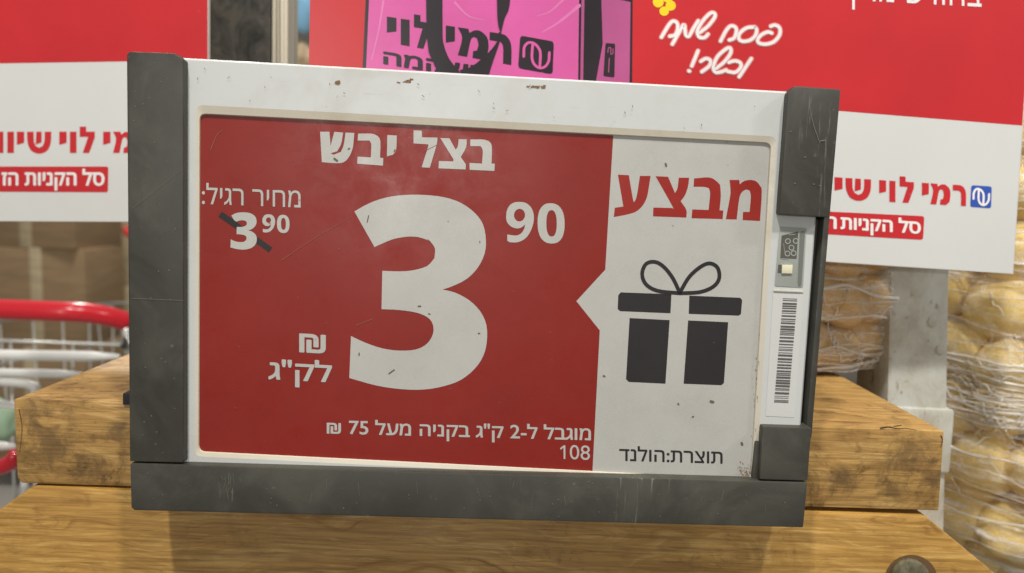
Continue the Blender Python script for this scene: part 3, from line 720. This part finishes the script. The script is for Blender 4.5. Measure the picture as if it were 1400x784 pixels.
# ------------------------------------------------------------ wrapped onion sacks
def sack(label, c, rx, ry, z0, z1, pit, seed, skin, n_on, taper=.0, ang=(0, 2 * math.pi), dense=(0, 0)):
    rr = random.Random(seed)
    root = thing('onion_sack', label, 'sack', (c[0], c[1], z0), 'wrapped sacks of onions beside the post')
    root_loc = Vector((c[0], c[1], z0))
    ico = bmesh.new(); bmesh.ops.create_icosphere(ico, subdivisions=3, radius=1)
    for v in ico.verts:
        n_ = noise.noise(v.co * 1.4 + Vector((seed, 0, 0))); v.co *= 1 + .16 * n_
        if v.co.z > .8: v.co.z += (v.co.z - .8) * .3
    om = bpy.data.meshes.new('onion'); ico.to_mesh(om); ico.free()
    om.polygons.foreach_set('use_smooth', [True] * len(om.polygons)); om.materials.append(skin)
    onions = []; z = z0 + pit * .7
    while z < z1:
        tap = 1 - taper * max(0, 1 - (z - z0) / (pit * 3)) ** 1.5
        m = int(2 * math.pi * max(rx, ry) / (pit * 1.45)); ph = rr.random()
        for j in range(m):
            a = 2 * math.pi * (j + ph) / m
            if not (ang[0] <= a % (2 * math.pi) <= ang[1]): continue
            s_ = pit * rr.uniform(.72, .95)
            o = bpy.data.objects.new('onion', om); COL.objects.link(o); o.parent = root
            rad = 1 / math.sqrt((math.cos(a) / rx) ** 2 + (math.sin(a) / ry) ** 2) * tap - s_
            P_ = Vector((rad * math.cos(a), rad * math.sin(a), z + rr.uniform(-.25, .25) * pit)); onions.append((P_.x, P_.y, P_.z, s_))
            o.location = Vector((c[0] + P_.x, c[1] + P_.y, P_.z)) - root_loc
            o.scale = (s_, s_, s_ * rr.uniform(.8, 1)); o.rotation_euler = (rr.uniform(-1.5, 1.5), rr.uniform(-1.5, 1.5), rr.uniform(0, 6))
        z += pit * 1.35
    # film shell: it hugs the onions and bridges the gaps between them
    import numpy as np
    NA, NZ = 400, 230
    A = np.linspace(0, 2 * np.pi, NA, endpoint=False); Z = np.linspace(z0, z1, NZ + 1)
    Rr = np.zeros((NZ + 1, NA))
    for ox, oy, oz, os in onions:
        for i, zz in enumerate(Z):
            h2 = os * os - (zz - oz) ** 2
            if h2 <= 0: continue
            al = ox * np.cos(A) + oy * np.sin(A); pe = -ox * np.sin(A) + oy * np.cos(A)
            q2 = h2 - pe ** 2
            Rr[i] = np.maximum(Rr[i], np.where((q2 > 0) & (al > 0), al + np.sqrt(np.maximum(q2, 0)), 0))
    tz = 1 - taper * np.maximum(0, 1 - (Z - z0) / (pit * 3)) ** 1.5
    ell = 1 / np.sqrt((np.cos(A) / rx) ** 2 + (np.sin(A) / ry) ** 2)
    Rr = np.maximum(Rr, np.outer(tz, ell) - pit * .28)
    for it in range(26):
        av = (np.roll(Rr, 1, 1) + np.roll(Rr, -1, 1) + np.vstack([Rr[:1], Rr[:-1]]) + np.vstack([Rr[1:], Rr[-1:]])) / 4
        Rr = np.maximum(Rr, av)
    RF = lambda a_, z_: float(Rr[min(NZ, max(0, int((z_ - z0) / (z1 - z0) * NZ))), int((a_ / (2 * math.pi)) * NA) % NA])
    v, f = [], []
    for i in range(NZ + 1):
        zz = Z[i]
        for j in range(NA):
            a = A[j]
            q = Vector((math.cos(a) * 2.4, math.sin(a) * 2.4, (zz + math.sin(a * 2) * .006) / .012))
            w_ = noise.noise(q + Vector((seed, 0, 0))) * .0022 + noise.noise(q * 2.7) * .0018 + noise.noise(q * Vector((.5, .5, .3))) * .003
            q = Vector((math.cos(a) * rx, math.sin(a) * ry, zz)) * 130; w_ += abs(noise.noise(q)) * .0030 + abs(noise.noise(q * 2.3)) * .0012
            r_ = Rr[i, j] + .0012 + w_
            v.append((c[0] + r_ * math.cos(a), c[1] + r_ * math.sin(a), zz))
    for i in range(NZ):
        for j in range(NA):
            p = i * NA + j; q = i * NA + (j + 1) % NA; f.append((p, q, q + NA, p + NA))
    f.append(tuple(range(NA))[::-1])
    link('stretch_film', mesh('stretch_film', v, f, True), M_film, root)
    bmm = bmesh.new(); ns = int((z1 - z0) / .011)
    for i in range(ns + dense[1]):
        zc = z0 + (z1 - z0) * (i + rr.random()) / ns if i < ns else dense[0] + rr.gauss(0, .012); tilt = rr.uniform(-.012, .012); sd = rr.uniform(0, 50); pts = []
        for j in range(121):
            a = 2 * math.pi * j / 120
            zz = zc + tilt * math.sin(a + sd) + noise.noise(Vector((math.cos(a) * 3, math.sin(a) * 3, sd))) * .007
            zz = max(zz, z0 + .001); tap = 1 - taper * max(0, 1 - (zz - z0) / (pit * 3)) ** 1.5
            r_ = .0022 + noise.noise(Vector((a * 2, sd, 0))) * .0012 + RF(a, zz)
            pts.append((c[0] + r_ * math.cos(a), c[1] + r_ * math.sin(a), zz))
        th = rr.choice((.0003, .0004, .0006, .0012))
        me = tube('strand', pts, th, None, 'raw', n=5, sm=1, rf=lambda t_, p: .6 + 1.0 * abs(noise.noise(p * 60)))
        bmm.from_mesh(me); bpy.data.meshes.remove(me)
    for i in range(dense[1] * 22):      # short threads running across the bands
        a0 = rr.uniform(math.pi, 2 * math.pi); zc = dense[0] + rr.gauss(0, .03); da = rr.uniform(-.12, .12); dz = rr.uniform(-.014, .014); pts = []
        for j in range(9):
            a = (a0 + da * j / 8) % (2 * math.pi); zz = min(z1, max(z0 + .001, zc + dz * j / 8 + .002 * math.sin(j + i)))
            r_ = .0026 + RF(a, zz) + .001 * math.sin(j * .8 + i); pts.append((c[0] + r_ * math.cos(a), c[1] + r_ * math.sin(a), zz))
        me = tube('strand', pts, rr.choice((.0002, .0003, .0005)), None, 'raw', n=4, sm=1); bmm.from_mesh(me); bpy.data.meshes.remove(me)
    me = bpy.data.meshes.new('film_strands'); bmm.to_mesh(me); bmm.free()
    me.polygons.foreach_set('use_smooth', [True] * len(me.polygons))
    link('film_strands', me, M_strand, root)['kind'] = 'stuff'
    return root
ztop = PB.at((700, 567)).z
sack('film wrapped sack of brown onions on the board left of the pale grey post', (.160, .545), .135, .09, ztop + .001, ztop + .30, .022, 3, M_sub, 0, .14, dense=(ztop + .012, 10))
sack('film wrapped sack of yellow onions at the right edge, right of the pale grey post', (.465, .60), .150, .13, -.285, .10, .030, 9, M_onion, 0, .40, dense=(-.125, 26))

# ------------------------------------------------------------ shopping carts and boxes, far behind on the left
def cart(label, loc, rz):
    root = thing('shopping_cart', label, 'cart', (0, 0, 0), 'shopping carts in the aisle')
    L, W_, zt, zb = .80, .50, 1.00, .62
    tube('handle', [(-.0, -W_ / 2, 1.045), (-.03, -W_ / 2 + .03, 1.06), (-.05, -W_ / 2 + .10, 1.065), (-.05, W_ / 2 - .10, 1.065), (-.03, W_ / 2 - .03, 1.06), (0, W_ / 2, 1.045)], .0135, M_cred, root, 14, 4)
    for s_ in (-1, 1):
        tube('side_rail', [(0, s_ * W_ / 2, 1.045), (.05, s_ * W_ / 2, zt), (L, s_ * (W_ / 2 - .06), zt - .06)], .007, M_wire, root, 8, 3)
        tube('leg', [(.0, s_ * W_ / 2, 1.04), (.12, s_ * W_ / 2, .6), (.05, s_ * (W_ / 2), .16)], .011, M_wire, root, 8, 3)
        tube('base_rail', [(.05, s_ * W_ / 2, .16), (L * .9, s_ * (W_ / 2 - .08), .20)], .010, M_wire, root, 8, 0)
    bmm = bmesh.new()
    def wire(pts, r_=.0026):
        me = tube('w', pts, r_, None, 'raw', n=5, sm=0); bmm.from_mesh(me); bpy.data.meshes.remove(me)
    for k in range(5):
        z = zb + (zt - zb) * k / 4
        for s_ in (-1, 1): wire([(.06, s_ * W_ / 2 * (.8 + .2 * k / 4), z), (L, s_ * (W_ / 2 - .06) * (.8 + .2 * k / 4), z - .05)])
        wire([(L, -(W_ / 2 - .06), z - .05), (L, (W_ / 2 - .06), z - .05)]); wire([(.06, -W_ / 2, z), (.06, W_ / 2, z)])
    for k in range(9):
        x = .06 + (L - .06) * k / 8
        for s_ in (-1, 1): wire([(x, s_ * W_ / 2 * .8, zb - .05 * k / 8), (x, s_ * (W_ / 2 - .06 * k / 8), zt - .06 * k / 8)], .002)
        wire([(x, -W_ / 2 * .8, zb - .05 * k / 8), (x, W_ / 2 * .8, zb - .05 * k / 8)], .002)
    for k in range(6):
        y = -W_ / 2 * .8 + W_ * .8 * k / 5
        for x in (.06, L): wire([(x, y, zb - (.05 if x > .1 else 0)), (x, y * 1.15, zt - (.06 if x > .1 else 0))], .002)
    me = bpy.data.meshes.new('basket'); bmm.to_mesh(me); bmm.free(); link('basket', me, M_wire, root)
    for s_ in (-1, 1):
        for x in (.10, L * .85):
            y = s_ * (W_ / 2 - (.08 if x > .3 else 0))
            wv = [Vector((x, y - .014, .065)), Vector((x, y + .014, .065))]
            tube('wheel', wv, .06, M_dark, root, 18, 0)
            tube('caster_fork', [(x, y, .06), (x, y + .02, .10), (x, y, .17)], .009, M_wire, root, 6, 2)
    root.location = loc; root.rotation_euler = (0, 0, rz)
    return root
def copy_tree(o, parent=None):
    c = o.copy(); COL.objects.link(c); c.parent = parent
    for ch in list(o.children): copy_tree(ch, c)
    return c
c0 = cart('near shopping cart with a red handle behind the left end of the stand', (-.62, 1.02, -1.245 + .0), R(90))
c0.location = (-.78, 1.05, -1.23); 
c1 = copy_tree(c0); c1['label'] = 'farther shopping cart, small and blurred, in front of the cardboard boxes'
c1.location = (-1.43, 2.95, -1.23); c1.rotation_euler = (0, 0, R(28))
PW = Plane((0, .80, 0), (0, -1, 0))
wr = thing('wire_basket', 'near white wire basket rim at the left edge, beside the end of the stand', 'basket', PW.at((0, 700)))
for (xa, ya), (xb, yb), r_ in (((-90, 484), (163, 488), .0056), ((-90, 508), (112, 512), .0046), ((-90, 606), (22, 611), .0048)):
    tube('rod', [PW.at((xa, ya)), PW.at(((xa + xb) / 2, (ya + yb) / 2)), PW.at((xb, yb))], r_, M_rod, wr, 10, 3, rf=lambda t_, p: 1 if t_ < .9 else 1 - (t_ - .9) * 5)
tube('bent_rod', [PW.at(p) for p in ((-90, 519), (-20, 521), (28, 524), (44, 528), (50, 540), (52, 640), (50, 760))], .0048, M_rod, wr, 10, 4)
tube('bent_rod', [PW.at(p, -.02) for p in ((-90, 550), (0, 553), (22, 556), (32, 566), (34, 700))], .0040, M_rod, wr, 10, 4)
tube('red_grip', [PW.at(p, .02) for p in ((-60, 640), (-10, 640), (12, 634), (24, 622))], .0085, M_cred, wr, 12, 4)
def bx(label, c, sz, m_, rot=0):
    r_ = thing('cardboard_box', label, 'box', (c[0], c[1], c[2] - sz[2] / 2), 'cardboard boxes stacked in the aisle')
    box('carton', c, sz, m_, r_, .006, rot)
    box('tape', (c[0], c[1], c[2] + .0015), (sz[0] * .12, sz[1] + .004, sz[2] + .001), M_card2, r_, .0005, rot)
bx('lowest brown cardboard box of the stack at the left edge', (-1.92, 3.2, -.90), (.44, .36, .50), M_card)
bx('middle brown cardboard box of the stack at the left edge', (-1.90, 3.2, -.45), (.38, .34, .40), M_card, .05)
bx('topmost brown cardboard box of the stack at the left edge', (-1.92, 3.2, -.04), (.40, .34, .42), M_card, -.04)
bx('pale cardboard box on a taller pile right of the brown stack', (-1.72, 3.6, -.28), (.30, .30, .34), M_card2)
bx('lower pale cardboard box right of the brown stack', (-1.72, 3.6, -.80), (.36, .34, .70), M_card2)
# far shelf unit behind everything, with its goods
sh = thing('shelf_unit', 'long dim shop shelf unit far behind on the left, out of focus', 'shelf', (-2.0, 4.6, -1.23))
M_shelf = mat('shelf_metal', (.35, .34, .31), .5); M_back = mat('shelf_back', (.16, .145, .125), .7)
box('back_panel', (-2.0, 4.95, -.05), (5.6, .03, 2.2), M_back, sh, .003)
for k in range(5): box('shelf', (-2.0, 4.72, -1.05 + k * .46), (5.6, .44, .03), M_shelf, sh, .003)
cols = [(.45, .05, .04), (.10, .22, .42), (.50, .44, .30), (.12, .28, .20), (.46, .30, .10), (.42, .42, .40), (.06, .06, .07), (.28, .18, .10)]
MG = [mat('goods_%s' % n, c, .5) for n, c in zip(('red', 'blue', 'cream', 'green', 'ochre', 'grey', 'black', 'brown'), cols)]
NMG = ('red', 'blue', 'cream', 'green', 'ochre', 'grey', 'black', 'brown')
rg = random.Random(4)
for k, row in ((1, 'lower'), (2, 'middle'), (3, 'upper')):
    x = -3.5; ids = rg.sample(range(8), 5)
    for i in ids:
        wd = rg.uniform(.22, .34); h = rg.uniform(.24, .38)
        c = (x + wd / 2, 4.66, -1.05 + k * .46 + .016 + h / 2)
        r_ = thing('carton', 'blurred %s carton on the %s shelf of the far shelf unit' % (NMG[i], row), 'carton', (c[0], c[1], c[2] - h / 2), 'cartons on the far shelf unit')
        box('carton_body', c, (wd, .26, h), MG[i], r_, .004)
        box('carton_band', (c[0], c[1], c[2]), (wd + .004, .264, h * .25), MG[(i + 3) % 8], r_, .001)
        x += wd + rg.uniform(.01, .04)
# things glimpsed right of the metal strip
P5 = Plane((0, 1.6, 0), (0, -1, 0))
b_ = thing('plastic_bag', 'blurred light blue plastic bag glimpsed right of the metal strip', 'bag', P5.at((410, 40)))
def blob(name, c, r_, m_, parent, seed, sq=(1, 1, 1)):
    bm = bmesh.new(); bmesh.ops.create_icosphere(bm, subdivisions=4, radius=1)
    for v in bm.verts: v.co = Vector((v.co.x * sq[0], v.co.y * sq[1], v.co.z * sq[2])) * (1 + .22 * noise.noise(v.co * 1.6 + Vector((seed, 0, 0)))) * r_
    for v in bm.verts: v.co += Vector(c)
    me = bpy.data.meshes.new(name); bm.to_mesh(me); bm.free(); me.polygons.foreach_set('use_smooth', [True] * len(me.polygons))
    return link(name, me, m_, parent)
blob('bag_body', P5.at((405, -10)), .075, mat('light_blue_film', (.30, .62, .90), .35), b_, 2, (1, .6, 1))
blob('bag_knot', P5.at((430, -65)), .02, M_bblue, b_, 6, (.6, .6, 1.4))
b_ = thing('melon', 'blurred pale round melon just above the tag, right of the metal strip', 'melon', P5.at((412, 88)))
blob('fruit', P5.at((414, 78)), .026, mat('melon_rind', (.62, .47, .30), .5), b_, 1)
blob('stalk', P5.at((410, 62)), .004, M_card, b_, 1, (1, 1, 3))
# panel added to keep the gap behind the sacks on the right dark
rb = thing('dark_backdrop', 'added dark rack panel behind the wrapped sacks on the right', 'backdrop', (.5, .95, -1.23))
box('backdrop_panel', (.55, .95, -.15), (.95, .02, 2.0), M_back, rb, .003)
for x in (.1, 1.0): box('backdrop_leg', (x, .93, -.15), (.04, .04, 2.0), M_steel, rb, .002)

PG = Plane((0, .95, 0), (0, -1, 0))
g_ = thing('green_bag', 'blurred pale green bag at the left edge behind the white wire basket', 'bag', PG.at((-10, 610)))
blob('bag_body', PG.at((-14, 578)), .034, mat('pale_green_film', (.30, .42, .28), .35), g_, 4, (1, .7, .9))
blob('bag_knot', PG.at((-22, 535)), .010, mat('pale_green_knot', (.34, .46, .32), .35), g_, 8, (.7, .7, 1.3))
